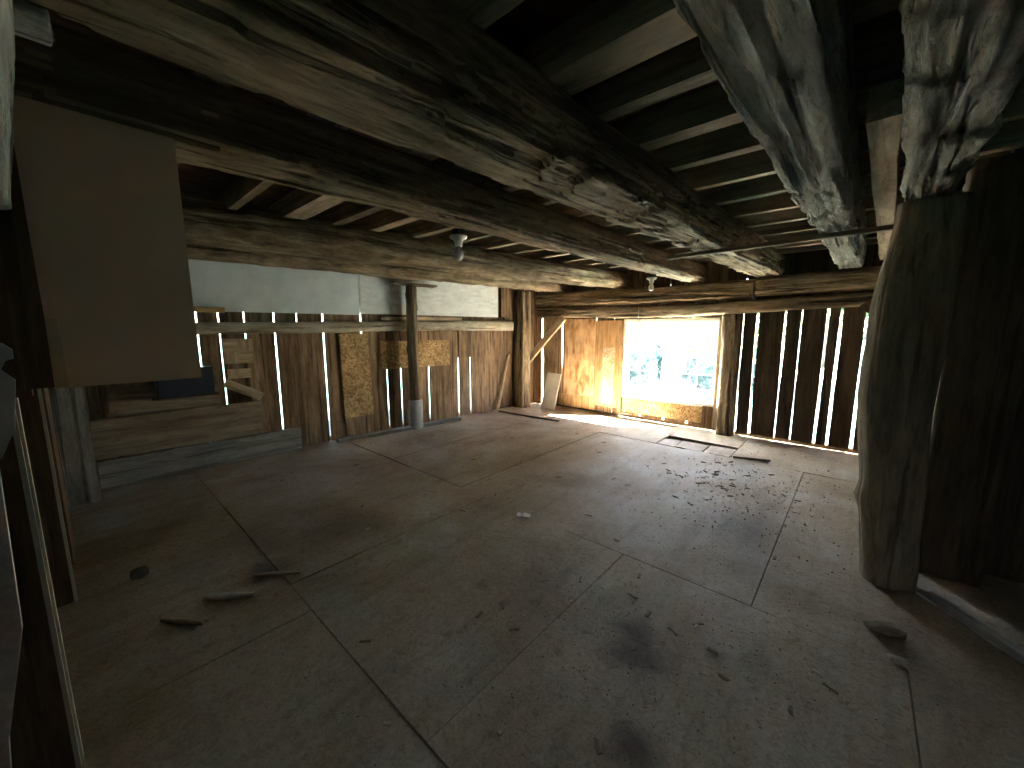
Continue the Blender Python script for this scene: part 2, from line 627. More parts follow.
# ------------------------------------------------------------------ dimensions
YW = 6.12           # inner face of the plank skin of the window wall
XE = 2.6            # right end of the building
YB = -2.4           # rear wall
DECK = 2.56         # underside of the deck above
JB = 2.41           # underside of the joists


def LX(y):          # the left wall runs slightly askew
    return -5.38 + y * (0.53 / 6.1)


LN = Vector((1, -0.53 / 6.1, 0)).normalized()    # its inward normal


def LP(y, off, z):
    return Vector((LX(y), y, z)) + LN * off


# ------------------------------------------------------------------ outside
g = link('ground', mesh('ground', [(-120, -120, -0.35), (120, -120, -0.35), (120, 120, -0.35), (-120, 120, -0.35)], [(0, 1, 2, 3)]), 'grass_ground')
tag(g, kind='structure', label='green grass lawn outside the barn window')
vs, fs = [], []
for i in range(25):
    x = -60 + i * 5
    c = 18.2 + 0.05 * (x + 10) + 0.5 * math.sin(x * 0.13)
    vs += [(x, c - 1.8, -0.33), (x, c + 2.2, -0.33)]
    if i:
        k = 2 * i
        fs.append((k - 2, k, k + 1, k - 1))
p = link('gravel_driveway', mesh('gravel_driveway', vs, fs), 'gravel')
tag(p, kind='structure', label='pale gravel driveway crossing the lawn outside the window')

# ------------------------------------------------------------------ floor
floor = link('floor', box_mesh(-5.5, XE + 0.1, YB - 0.1, YW + 0.1, -0.30, -0.13), 'subfloor')
tag(floor, kind='structure', label='worn dusty particle board floor over dark joists')


def sheet(x0, x1, y0, y1, gap=0.006, name='floor_sheet'):
    rnd = random.Random(int((x0 * 31 + y0 * 17) * 1000))
    dz = rnd.uniform(-0.004, 0.003)
    jj = [rnd.uniform(-0.002, 0.002) for _ in range(8)]
    gx = gap / 2
    zt = [rnd.uniform(-0.003, 0.003) + dz for _ in range(4)]
    pts = [(x0 + gx + jj[0], y0 + gx + jj[1]), (x1 - gx + jj[2], y0 + gx + jj[3]), (x1 - gx + jj[4], y1 - gx + jj[5]), (x0 + gx + jj[6], y1 - gx + jj[7])]
    cx, cy_ = (x0 + x1) / 2, (y0 + y1) / 2
    vs = [(a - cx, c - cy_, -0.032) for a, c in pts] + [(a - cx, c - cy_, zt[i]) for i, (a, c) in enumerate(pts)]
    fs = [(3, 2, 1, 0), (4, 5, 6, 7), (0, 1, 5, 4), (1, 2, 6, 5), (2, 3, 7, 6), (3, 0, 4, 7)]
    return link(name, mesh('sheet', vs, fs), 'floor_board', floor, Matrix.Translation((cx, cy_, 0)))


def row(y0, y1, xs, gap=0.006):
    for a, c in zip(xs[:-1], xs[1:]):
        sheet(a, c, y0, y1, gap)


row(4.96, 5.72, [-5.45, -4.0, -2.9, -1.87])
row(5.72, 6.2, [-5.45, -3.62, -1.87])
row(2.30, 4.96, [-5.35, -3.9, -2.7, -1.5, -0.30, 0.85, 1.9, 2.65])
row(4.96, 6.2, [-1.0, 0.30, 1.5, 2.65])
row(0.70, 2.30, [-5.45, -3.55, -2.37, -1.04, 0.30, 1.5, 2.65])
row(-0.35, 0.70, [-5.45, -4.6, -3.3, -2.06, -0.95, 0.30, 1.5, 2.65])
row(-2.45, -0.35, [-5.45, -3.6, -2.4, -1.2, 0.0, 1.2, 2.65])
# loose boards and the open slot of the floor hatch near the window
sheet(-1.87, -1.0, 5.43, 6.2, 0.012, 'hatch_board')
sheet(-1.87, -1.64, 4.96, 5.28, 0.014, 'hatch_board')
sheet(-1.64, -1.30, 4.96, 5.29, 0.014, 'hatch_board')
sheet(-1.30, -1.0, 4.96, 5.35, 0.014, 'hatch_board')

# ------------------------------------------------------------------ ceiling deck
ceiling = link('ceiling', box_mesh(-5.6, XE + 0.2, YB - 0.2, YW + 0.3, DECK + 0.035, DECK + 0.10), 'subfloor')
tag(ceiling, kind='structure', label='dark reddish plank deck above the joists')
x = -5.5
while x < XE + 0.1:
    w = random.uniform(0.19, 0.30)
    plank('deck_board', (x + w / 2, YB - 0.1, DECK + 0.016), (x + w / 2, YW + 0.2, DECK + 0.016), (0, 0, 1), w - 0.006, 0.028, 'deck_wood', ceiling, 0.003)
    x += w

# ------------------------------------------------------------------ walls
# window wall: plank skin with light gaps
wall_w = empty('wall_window', (-2.2, YW, 0), kind='structure', label='vertical barn board wall around the window, daylight between the boards')


def wplank(xa, xb, z0, z1, mat, t=0.028, slant=0.0, off=0.0):
    c = (xa + xb) / 2
    plank('plank', (c + slant, YW + t / 2 + off, z0), (c, YW + t / 2 + off, z1), (0, -1, 0), xb - xa, t, mat, wall_w, 0.005)


# edges (left, right, slant) of the boards between the corner and the window
for xa, xb, sl in ((-5.15, -4.90, 0), (-4.895, -4.66, 0.02), (-4.625, -4.19, 0.03), (-4.155, -3.80, 0.0), (-3.79, -3.46, 0), (-3.45, -3.12, 0), (-3.11, -2.93, 0)):
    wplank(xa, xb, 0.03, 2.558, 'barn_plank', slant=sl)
for xa, xb in ((-2.93, -2.60), (-2.592, -2.22), (-2.21, -1.86), (-1.85, -1.43)):
    wplank(xa, xb, 1.643, 2.558, 'barn_plank')
    wplank(xa + 0.01, xb - 0.012, 0.05, 0.34, 'barn_plank')
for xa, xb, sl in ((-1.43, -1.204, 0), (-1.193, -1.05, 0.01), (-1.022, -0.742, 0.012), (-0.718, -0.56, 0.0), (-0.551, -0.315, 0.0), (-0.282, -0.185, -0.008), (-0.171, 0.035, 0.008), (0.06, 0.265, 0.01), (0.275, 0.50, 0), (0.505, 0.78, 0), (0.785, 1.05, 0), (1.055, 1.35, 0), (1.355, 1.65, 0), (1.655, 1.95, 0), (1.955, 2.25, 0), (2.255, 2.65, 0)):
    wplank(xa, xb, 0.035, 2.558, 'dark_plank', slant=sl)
plank('girt', (-5.1, YW + 0.06, 1.92), (2.6, YW + 0.06, 1.92), (0, -1, 0), 0.24, 0.05, 'dark_plank', wall_w)  # added outside the boards to block daylight between the cross beams
plank('girt', (-5.1, YW + 0.06, 2.37), (2.6, YW + 0.06, 2.37), (0, -1, 0), 0.40, 0.05, 'dark_plank', wall_w)  # unseen backing added to stop daylight showing above the cross beams
plank('sill_timber', (-5.1, YW + 0.07, -0.06), (-2.95, YW + 0.07, -0.06), (0, -1, 0), 0.26, 0.07, 'dark_plank', wall_w)
plank('sill_timber', (-2.95, YW + 0.07, -0.08), (2.6, YW + 0.07, -0.08), (0, -1, 0), 0.25, 0.07, 'dark_plank', wall_w)

# left wall
wall_l = empty('wall_left', (LX(2.5), 2.5, 0), kind='structure', label='weathered vertical barn board wall below a log rail')
lb = [-2.45, -2.05, -1.7, -1.3, -0.95, -0.6, -0.2, 0.10, 0.45, 0.70, 0.90, 1.09, 1.325, 1.622, 1.868, 2.169, 2.383, 2.663, 3.013, 3.232, 3.45, 3.71, 3.94, 4.28, 4.53, 4.86, 5.20, 5.55, 5.85, 6.15]
gaps = {0.90: 0.012, 1.09: 0.009, 1.325: 0.010, 1.622: 0.015, 1.868: 0.009, 2.169: 0.016, 2.663: 0.014, 3.013: 0.017, 3.232: 0.016, 3.71: 0.017, 4.28: 0.021, 4.53: 0.018}
closed_below = {1.325: 1.12, 1.868: 1.45, 2.663: 0.28, 1.09: 0.62}     # an added batten outside shuts daylight out of the lower part of these gaps
for a, c in zip(lb[:-1], lb[1:]):
    y0, y1 = a + gaps.get(a, 0.002) / 2, c - gaps.get(c, 0.002) / 2
    yc = (y0 + y1) / 2
    plank('plank', LP(yc, -0.009, -0.16), LP(yc, -0.009, 2.558), LN, (y1 - y0) * 1.003, 0.018, 'barn_plank', wall_l, 0.0015)
for a in lb[1:-1]:  # unseen outside battens, added to keep daylight out of the joints
    if a not in gaps:
        plank('batten', LP(a, -0.028, -0.03), LP(a, -0.028, 2.558), LN, 0.05, 0.018, 'barn_plank', wall_l, 0.002)
    elif a in closed_below:
        plank('batten', LP(a, -0.028, -0.03), LP(a, -0.028, closed_below[a]), LN, 0.05, 0.018, 'barn_plank', wall_l, 0.002)
    if a in (3.013, 3.232, 3.71, 4.28, 4.53):
        plank('batten', LP(a, -0.028, 1.0), LP(a, -0.028, 2.5), LN, 0.05, 0.018, 'barn_plank', wall_l, 0.002)
plank('sill_board', LP(-2.4, -0.06, -0.06), LP(6.1, -0.06, -0.06), LN, 0.22, 0.03, 'dark_plank', wall_l)
plank('girt', LP(-2.4, -0.055, 1.95), LP(6.1, -0.055, 1.95), LN, 0.12, 0.05, 'dark_plank', wall_l)

# partition running from the left wall to the cabinet, seen almost edge on
wall_p = empty('wall_partition', (-3.5, -0.2, 0), kind='structure', label='rough plank partition with studs below the hanging cabinet')
for xa, xb, mt, yy in ((-4.03, -3.62, 'brown_lumber', -0.16), (-3.60, -3.16, 'brown_lumber', -0.17), (-3.0, -2.62, 'brown_lumber', -0.22), (-2.6, -2.2, 'brown_lumber', -0.23), (-2.18, -1.94, 'brown_lumber', -0.23)):
    plank('plank', ((xa + xb) / 2, yy, 0.0), ((xa + xb) / 2, yy, 2.5), (0, 1, 0), xb - xa, 0.03, mt, wall_p)
for yc, w in ((-0.075, 0.19), (-0.275, 0.20), (-0.485, 0.21)):
    plank('plank', (-4.86, yc, 0.0), (-4.86, yc, 2.1), (1, 0, 0), w, 0.03, 'grey_plank', wall_p)
for xs, ye in ((-3.12, -0.145), (-1.92, -0.135)):
    plank('stud', (xs, ye - 0.13, 0.0), (xs, ye - 0.13, 2.4), (1, 0, 0), 0.26, 0.05, 'brown_lumber', wall_p)
plank('stud', (-1.885, -0.28, 0.0), (-1.885, -0.28, 2.4), (1, 0, 0), 0.28, 0.018, 'brown_lumber', wall_p)
plank('lit_edge_strip', (-1.905, -0.137, 0.0), (-1.905, -0.137, 1.3), (0, 1, 0), 0.030, 0.014, 'cream_board', wall_p)  # pale strips stand in for light catching the stud edges
plank('lit_edge_strip', (-1.872, -0.142, 0.0), (-1.872, -0.142, 1.3), (0, 1, 0), 0.016, 0.012, 'cream_board', wall_p)
plank('lit_edge_strip', (-3.10, -0.14, 0.0), (-3.10, -0.14, 1.3), (0, 1, 0), 0.020, 0.012, 'cream_board', wall_p)

# right side: grey boards beyond the curved post, dark partition beside it
wall_r = empty('wall_right', (0.56, 4.8, 0), kind='structure', label='grey vertical boards behind the crooked log post')
y = 3.62
while y < 6.1:
    w = random.uniform(0.2, 0.3)
    plank('plank', (0.57, y + w / 2, 0.0), (0.57, y + w / 2, 2.558), (-1, 0, 0), min(w, 6.12 - y) - 0.006, 0.028, 'grey_plank', wall_r)
    y += w
wall_d = empty('wall_stall', (1.6, 3.6, 0), kind='structure', label='dark board partition right of the crooked log post')
x = 0.58
while x < XE:
    w = random.uniform(0.25, 0.36)
    plank('plank', (x + w / 2, 3.6, 0.0), (x + w / 2, 3.6, 2.558), (0, -1, 0), w - 0.004, 0.028, 'dark_plank', wall_d)
    x += w
wall_e = empty('wall_east', (XE, 0.5, 0), kind='structure', label='dark board wall on the far right side')
y = YB
while y < 6.2:
    w = random.uniform(0.3, 0.42)
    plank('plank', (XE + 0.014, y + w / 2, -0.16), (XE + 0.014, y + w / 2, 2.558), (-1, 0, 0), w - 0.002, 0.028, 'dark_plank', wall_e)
    y += w
wall_b = empty('wall_back', (-1.5, YB, 0), kind='structure', label='dark board wall behind the viewer, gaps added between its boards for fill light')
x = -5.65
while x < XE:
    w = random.uniform(0.3, 0.42)
    xa, xb = x, x + w
    z0 = -0.16
    plank('plank', ((xa + xb) / 2, YB - 0.014, z0), ((xa + xb) / 2, YB - 0.014, 2.558), (0, 1, 0), w - 0.012, 0.028, 'dark_plank', wall_b, 0.001)  # narrow open joints added to let in fill light from behind
    x += w

# ------------------------------------------------------------------ window
win = empty('window_1', (-2.19, YW, 0.33), kind='structure', label='white two-sash sliding window with grilles and dusty glass')
WX0, WX1, WZ0, WZ1 = -2.93, -1.45, 0.345, 1.645
fw = 0.05
for nm, (x0, x1, z0, z1) in (('frame_jamb', (WX0, WX0 + fw, WZ0, WZ1)), ('frame_jamb', (WX1 - fw, WX1, WZ0, WZ1)), ('frame_head', (WX0 + fw, WX1 - fw, WZ1 - fw, WZ1)), ('frame_sill', (WX0 + fw, WX1 - fw, WZ0, WZ0 + fw))):
    link(nm, box_mesh(x0, x1, YW - 0.03, YW + 0.09, z0, z1, 0.004), 'frame_paint', win)
WM = -2.27
for (x0, x1, yy) in ((WX0 + fw, WM + 0.02, YW + 0.025), (WM - 0.02, WX1 - fw, YW + 0.06)):
    z0, z1 = WZ0 + fw, WZ1 - fw
    sw = 0.042
    bm = bmesh.new()
    for (a, c, d, e) in ((x0, x0 + sw, z0, z1), (x1 - sw, x1, z0, z1), (x0 + sw, x1 - sw, z0, z0 + sw), (x0 + sw, x1 - sw, z1 - sw, z1)):
        r = bmesh.ops.create_cube(bm, size=1)
        for vv in r['verts']:
            vv.co = Vector((a + (vv.co.x + .5) * (c - a), yy - 0.015 + (vv.co.y + .5) * 0.03, d + (vv.co.z + .5) * (e - d)))
    me = bpy.data.meshes.new('sash')
    bm.to_mesh(me)
    bm.free()
    s = link('sash', me, 'sash_vinyl', win)
    link('pane', box_mesh(x0 + sw - 0.004, x1 - sw + 0.004, yy + 0.004, yy + 0.007, z0 + sw - 0.004, z1 - sw + 0.004), 'dusty_glass', s)
    for k in (1, 2):
        xx = x0 + sw + (x1 - x0 - 2 * sw) * k / 3
        link('muntin', box_mesh(xx - 0.008, xx + 0.008, yy - 0.006, yy + 0.002, z0 + sw, z1 - sw), 'sash_vinyl', s)
        zz = z0 + sw + (z1 - z0 - 2 * sw) * k / 3
        link('muntin', box_mesh(x0 + sw, x1 - sw, yy - 0.005, yy + 0.001, zz - 0.008, zz + 0.008), 'sash_vinyl', s)

# ------------------------------------------------------------------ beams
def beam(name, label, pts, mat, **kw):
    o = timber(name, pts, mat, **kw)
    return tag(o, label, 'beam')


ZB = 2.15
beam('hewn_beam', 'massive axe-hewn beam with flaking underside, widest of the ceiling beams',
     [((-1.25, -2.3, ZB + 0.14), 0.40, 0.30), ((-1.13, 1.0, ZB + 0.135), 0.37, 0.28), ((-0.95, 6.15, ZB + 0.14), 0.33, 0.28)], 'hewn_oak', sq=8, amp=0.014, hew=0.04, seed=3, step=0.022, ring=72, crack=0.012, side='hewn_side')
beam('hewn_beam', 'smooth-sided hewn beam carrying the two bare lamp holders',
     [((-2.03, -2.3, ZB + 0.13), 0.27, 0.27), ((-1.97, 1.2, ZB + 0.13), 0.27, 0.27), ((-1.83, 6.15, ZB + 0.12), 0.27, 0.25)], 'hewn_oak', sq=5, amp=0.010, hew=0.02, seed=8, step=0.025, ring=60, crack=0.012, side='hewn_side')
beam('round_log_beam', 'brown bark-flecked round log beam between hewn beam and wall log',
     [((-4.12, -0.1, ZB + 0.165), 0.36, 0.36), ((-3.68, 2.0, ZB + 0.155), 0.34, 0.34), ((-2.98, 6.1, ZB + 0.11), 0.26, 0.25)], 'bark_log', sq=2.4, amp=0.014, seed=14, step=0.04, knots=6)
beam('round_log_beam', 'low rough log beam next to the pale foam boards',
     [((-4.83, -0.1, ZB + 0.11), 0.26, 0.24), ((-4.55, 2.8, ZB + 0.11), 0.25, 0.24), ((-4.15, 6.1, ZB + 0.11), 0.24, 0.24)], 'bark_log', sq=2.6, amp=0.014, seed=21, step=0.04, knots=5)
beam('hewn_beam', 'grey deeply cracked hewn beam left of the crooked post',
     [((-0.26, -2.3, ZB + 0.14), 0.27, 0.30), ((-0.235, 1.0, ZB + 0.14), 0.26, 0.29), ((-0.14, 6.1, ZB + 0.14), 0.22, 0.27)], 'hewn_grey', sq=8, amp=0.014, hew=0.02, seed=30, step=0.022, ring=72, crack=0.03)
beam('hewn_beam', 'grey axe-scored beam resting on the crooked log post',
     [((0.10, -2.3, ZB + 0.15), 0.29, 0.32), ((0.135, 1.2, ZB + 0.15), 0.27, 0.31), ((0.215, 3.22, ZB + 0.16), 0.21, 0.31)], 'hewn_grey', sq=6, amp=0.015, hew=0.04, seed=37, step=0.02, ring=72, crack=0.02)
o = plank('sawn_beam', (-0.01, 2.0, 2.30), (0.14, 6.0, 2.30), (0, 0, 1), 0.095, 0.12, 'joist_wood', None, 0.006, segs=8)
tag(o, 'narrow pale sawn beam between two grey hewn beams', 'beam')
# cross beams over the window wall
beam('hewn_cross_beam', 'lower squared cross beam directly over the window',
     [((-4.62, 6.0, 1.775), 0.17, 0.18), ((-2.3, 6.0, 1.745), 0.17, 0.17), ((0.55, 6.0, 1.83), 0.17, 0.15)], 'hewn_oak', sq=6, amp=0.007, hew=0.01, seed=41, step=0.04, crack=0.012)
beam('hewn_cross_beam', 'rotten upper cross beam over the window, under the ceiling beam ends',
     [((-4.62, 5.99, 2.02), 0.20, 0.27), ((-2.4, 5.99, 1.985), 0.20, 0.25), ((-1.07, 5.99, 2.00), 0.20, 0.26)], 'hewn_oak', sq=3.6, amp=0.02, hew=0.03, seed=45, step=0.025, ring=60, crack=0.03)
beam('hewn_cross_beam', 'squared cross beam above the board wall right of the window',
     [((-1.05, 5.97, 2.03), 0.20, 0.245), ((0.55, 5.97, 2.055), 0.20, 0.25)], 'hewn_oak', sq=7, amp=0.008, hew=0.008, seed=49, step=0.04, crack=0.014)
o = plank('lath', (-1.36, 3.66, ZB - 0.022), (0.16, 3.50, ZB - 0.022), (0, 0, 1), 0.045, 0.03, 'joist_wood', None, 0.003, segs=6)
tag(o, 'thin sawn lath nailed across the undersides of the hewn beams', 'lath')

# joists over the beams
ys = [5.95, 5.55, 5.12, 4.68, 4.22, 3.76, 3.31, 2.87, 2.43, 2.04, 1.66, 1.34, 0.92, 0.48, 0.02, -0.5, -1.05, -1.6, -2.15]
for i, y in enumerate(ys):
    w = {11: 0.16, 10: 0.075, 9: 0.10}.get(i, random.uniform(0.05, 0.075))
    dx = random.uniform(-0.04, 0.04)
    x0 = -5.35 + 0.087 * y if y > 0 else -5.3
    o = plank('joist', (x0, y + dx, (JB + DECK) / 2), (XE, y - dx, (JB + DECK) / 2), (0, 1, 0), DECK - JB - 0.004, w, 'joist_wood', None, 0.004, segs=10)
    tag(o, 'rough sawn joist above the beams, %s from the window wall' % ORD[i], 'joist', 'joists above the hewn beams')

# ------------------------------------------------------------------ posts, braces, rail
pole = timber('crooked_post', [((0.265, 3.105, 0.0), 0.25, 0.25), ((0.225, 3.075, 0.55), 0.28, 0.28), ((0.185, 3.04, 1.1), 0.32, 0.32), ((0.195, 3.045, 1.6), 0.33, 0.33), ((0.225, 3.07, ZB + 0.01), 0.27, 0.27)], 'post_log', sq=2.0, amp=0.006, seed=55, step=0.03, zdir=(0, 1, 0), knots=3)
tag(pole, 'thick crooked debarked log post holding the grey beam end', 'post')
o = timber('square_post', [((0.53, 3.44, 0.0), 0.29, 0.20), ((0.53, 3.44, 2.40), 0.33, 0.20)], 'dark_plank', sq=8, amp=0.005, seed=57, step=0.06, zdir=(0, 1, 0))
tag(o, 'wide dark squared post beside the crooked log post', 'post')
o = plank('girt', (0.38, 3.568, 1.17), (0.80, 3.568, 1.17), (0, -1, 0), 0.10, 0.028, 'dark_plank')
tag(o, 'short dark horizontal girt behind the two posts', 'girt')
o = timber('corner_post', [((-4.74, 5.62, 0.0), 0.28, 0.24), ((-4.76, 5.64, 2.17), 0.27, 0.23)], 'hewn_oak', sq=7, amp=0.007, hew=0.0, seed=61, step=0.05, zdir=(0, 1, 0), crack=0.015)
tag(o, 'squared brown corner post where the log rail meets the window wall', 'post')
o = plank('corner_board', (-4.86, 5.30, 1.70), (-4.86, 5.30, 2.40), (1, -0.3, 0), 0.22, 0.04, 'barn_plank')
tag(o, 'short upright brown board above the end of the log rail', 'board')
lp = empty('log_post', (-4.9, 3.3, 0), 'slim round log post standing in a grey footing by the wall', 'post')
timber('log', [((-4.87, 3.315, 0.36), 0.165, 0.165), ((-4.875, 3.30, 1.2), 0.15, 0.15), ((-4.875, 3.305, 2.10), 0.155, 0.155)], 'post_log', sq=2, amp=0.005, seed=65, step=0.04, zdir=(0, 1, 0), parent=lp, ring=24, knots=4)
link('footing', lathe_mesh([(0.085, 0.0), (0.098, 0.02), (0.102, 0.3), (0.098, 0.42), (0.085, 0.44)], 20), 'concrete', lp, T(-4.87, 3.315, 0), True)
o = plank('post_cap', (-4.92, 3.02, 2.12), (-4.86, 3.72, 2.12), (0, 0, 1), 0.16, 0.03, 'joist_wood')
tag(o, 'short flat board wedged on top of the slim log post', 'board')
o = timber('window_post', [((-1.30, 6.02, 0.0), 0.21, 0.16), ((-1.33, 6.02, 1.68), 0.21, 0.16)], 'hewn_oak', sq=5, amp=0.009, seed=69, step=0.05, zdir=(0, 1, 0), crack=0.02)
tag(o, 'rough hewn post on the right side of the window', 'post')
o = plank('diagonal_brace', (-4.85, 5.80, 0.76), (-3.98, 5.88, 1.69), (0, -1, 0), 0.115, 0.06, 'pale_lumber')
tag(o, 'diagonal wooden brace from corner post to cross beam', 'brace')
o = plank('diagonal_brace', (0.0, 5.93, 1.78), (0.42, 5.93, 1.36), (0, -1, 0), 0.10, 0.06, 'brown_lumber')
tag(o, 'dark diagonal brace under the cross beam behind the crooked post', 'brace')
o = timber('log_rail', [(LP(-0.1, 0.06, 1.485), 0.11, 0.125), (LP(1.6, 0.06, 1.505), 0.11, 0.135), (LP(3.4, 0.06, 1.53), 0.11, 0.15), (LP(5.46, 0.06, 1.545), 0.11, 0.17)], 'rail_wood', sq=3.5, amp=0.008, seed=73, step=0.04, crack=0.01)
tag(o, 'long pale log rail along the left board wall', 'rail')
o = plank('ledge_board', LP(2.95, 0.06, 1.632), LP(4.30, 0.06, 1.648), (0, 0, 1), 0.08, 0.045, 'pale_lumber')
tag(o, 'pale lumber strip on the log rail behind the slim log post', 'board')
o = plank('ledge_board', LP(0.30, 0.115, 1.70), LP(1.14, 0.115, 1.69), (0, 0, 1), 0.08, 0.055, 'orange_lumber')
tag(o, 'reddish lumber strip on the log rail near the hanging cabinet', 'board')

# ------------------------------------------------------------------ foam boards
def wallpanel(name, y0, y1, z0, z1, off, t, mat, label, cat, skew=0.0):
    M, L = frame(LP(y0, off, (z0 + z1) / 2), LP(y1, off, (z0 + z1) / 2 + skew), LN)
    o = link(name, plank_mesh(L, z1 - z0, t, int(y0 * 100), 0.004, 4), mat, None, M)
    return tag(o, label, cat)


wallpanel('foam_board', -0.4, 2.632, 1.675, 2.40, 0.05, 0.04, 'foam', 'long pale blue-grey foam insulation board above the log rail', 'foam board')
fb = empty('foam_board', LP(3.8, 0.05, 1.66), 'ribbed white insulation board above the rail near the corner post', 'foam board')
M, L = frame(LP(2.637, 0.05, 2.045), LP(5.12, 0.05, 2.045), LN)
link('backing', plank_mesh(L, 0.71, 0.03, 900, 0.004, 4), 'foam_ribbed', fb, M)
for k in range(9):
    z = 1.73 + k * 0.078
    plank('rib', LP(2.66, 0.07, z), LP(5.10, 0.07, z + random.uniform(-.01, .01)), LN, 0.045, 0.012, 'foam_ribbed', fb, 0.003)

# ------------------------------------------------------------------ panels on the walls
wallpanel('strand_board', 2.36, 2.76, 0.27, 1.42, 0.02, 0.012, 'osb', 'tall narrow strand board panel nailed to the left plank wall', 'panel', 0.01)
wallpanel('strand_board', 2.92, 4.09, 0.90, 1.31, 0.02, 0.012, 'osb', 'wide low strand board panel behind the slim log post', 'panel')


def wwpanel(name, x0, x1, z0, z1, off, t, mat, label, cat='panel'):
    M, L = frame(((x0 + x1) / 2, YW - off, z0), ((x0 + x1) / 2, YW - off, z1), (0, -1, 0))
    o = link(name, plank_mesh(L, x1 - x0, t, int(x0 * 100), 0.004, 4), mat, None, M)
    return tag(o, label, cat)


wwpanel('plywood_panel', -4.10, -3.46, 0.26, 1.66, 0.02, 0.012, 'plywood', 'orange plywood panel with wavy grain beside the diagonal brace')
wwpanel('plywood_panel', -3.45, -2.99, 0.14, 1.62, 0.012, 0.012, 'orange_lumber', 'orange board panel immediately left of the window')
wwpanel('osb_strip', -3.30, -3.08, 0.20, 1.18, 0.024, 0.010, 'osb_pale', 'pale strand board patch on the orange panel by the window')
wwpanel('lower_board', -4.15, -3.42, 0.05, 0.27, 0.03, 0.02, 'orange_lumber', 'low weathered board under the wavy-grain plywood panel', 'board')
wwpanel('batten', -2.985, -2.93, 0.02, 1.62, 0.03, 0.03, 'orange_lumber', 'narrow upright orange batten on the left of the window', 'batten')
wwpanel('osb_strip', -2.90, -1.64, 0.10, 0.335, 0.02, 0.012, 'osb', 'long strand board strip under the window sill')
wwpanel('short_board', -1.63, -1.44, 0.03, 0.36, 0.03, 0.02, 'barn_plank', 'short upright brown board under the window corner', 'board')
wwpanel('window_casing', -1.485, -1.44, 0.05, 1.66, 0.045, 0.02, 'pale_lumber', 'narrow pale casing strip between window and hewn post', 'casing')

# boards leaning and stacked along the left wall
def lowboard(y0, y1, za, zb, x, t, mat, label, tilt=0.0, name='wide_board'):
    M, L = frame((x, y0, (za + zb) / 2), (x + 0.03 * (y1 - y0), y1, (za + zb) / 2 + tilt), (1, 0, 0))
    o = link(name, plank_mesh(L, zb - za, t, int(za * 977), 0.006, 6), mat, None, M)
    return tag(o, label, 'board')


lowboard(0.03, 1.78, 0.012, 0.275, -5.16, 0.035, 'grey_plank', 'long grey board on edge at the foot of the left wall', 0.0)
lowboard(0.02, 1.37, 0.29, 0.665, -5.17, 0.03, 'joist_wood', 'wide brown board standing on the grey board by the wall', 0.0)
lowboard(0.16, 1.02, 0.67, 0.94, -5.26, 0.03, 'joist_wood', 'short scorched board above the wide brown board', -0.05)
o = plank('wedge_board', LP(1.08, 0.09, 0.90), LP(1.42, 0.07, 0.70), LN, 0.10, 0.025, 'pale_lumber')
tag(o, 'small tilted offcut above the wide brown board', 'board')
# shelf for the dark box
o = plank('shelf_board', (-5.14, 0.46, 0.80), (-5.13, 0.99, 0.80), (0, 0, 1), 0.16, 0.012, 'brown_lumber')
tag(o, 'narrow shelf board carrying the dark plastic box', 'shelf')
bx = empty('plastic_box', (-5.14, 0.72, 0.807), 'dark navy plastic box on the shelf by the wall', 'box')
link('body', box_mesh(-5.21, -5.07, 0.50, 0.95, 0.807, 1.08, 0.008), 'navy_plastic', bx)
link('rim', box_mesh(-5.216, -5.064, 0.494, 0.956, 1.08, 1.10, 0.004), 'navy_plastic', bx)

# parquet panels
def parquet(y0, z0, n, m_, s, label):
    pq = empty('parquet_panel', LP(y0 + n * s / 2, 0.02, z0), label, 'panel')
    M, L = frame(LP(y0, 0.008, z0 + m_ * s / 2), LP(y0 + n * s, 0.008, z0 + m_ * s / 2), LN)
    link('backing', plank_mesh(L, m_ * s, 0.008, 5, 0.001, 2), 'pale_lumber', pq, M)
    k = 4
    for i in range(n):
        for j in range(m_):
            for q in range(k):
                c0 = y0 + i * s
                d0 = z0 + j * s
                g_ = s / k
                if (i + j) % 2:
                    plank('slat', LP(c0 + 0.002, 0.016, d0 + g_ * (q + .5)), LP(c0 + s - 0.002, 0.016, d0 + g_ * (q + .5)), LN, g_ - 0.003, 0.008, 'pale_lumber', pq, 0.0005, segs=1)
                else:
                    plank('slat', LP(c0 + g_ * (q + .5), 0.016, d0 + 0.002), LP(c0 + g_ * (q + .5), 0.016, d0 + s - 0.002), LN, g_ - 0.003, 0.008, 'pale_lumber', pq, 0.0005, segs=1)


parquet(1.10, 1.10, 2, 2, 0.14, 'upper parquet tile panel with basket-weave slats on the left wall')
parquet(1.12, 0.93, 2, 1, 0.11, 'small lower parquet tile panel with basket-weave slats')

# leaning boards near the corner
M, L = frame((-4.24, 5.78, 0.005), (-4.20, 5.93, 0.66), (0, -1, 0.3))
o = link('leaning_board', plank_mesh(L, 0.31, 0.02, 71, 0.002, 2), 'cream_board', None, M)
tag(o, 'small cream board leaning on the wall under the diagonal brace', 'board')
o = plank('stick', (-4.84, 5.06, 0.01), (-4.87, 5.40, 1.02), (1, 0, 0), 0.035, 0.025, 'pale_lumber')
tag(o, 'thin pale stick leaning against the corner post', 'stick')
o = plank('floor_plank', (-5.02, 2.18, 0.025), (-4.78, 4.08, 0.025), (0, 0, 1), 0.10, 0.045, 'grey_plank', None, 0.004)
tag(o, 'long grey plank lying on the floor along the left wall', 'plank')
o = plank('floor_plank', (-4.74, 4.99, 0.012), (-3.5, 5.08, 0.012), (0, 0, 1), 0.04, 0.02, 'dark_plank', None, 0.003)
tag(o, 'thin dark strip lying on the floor near the corner post', 'plank')
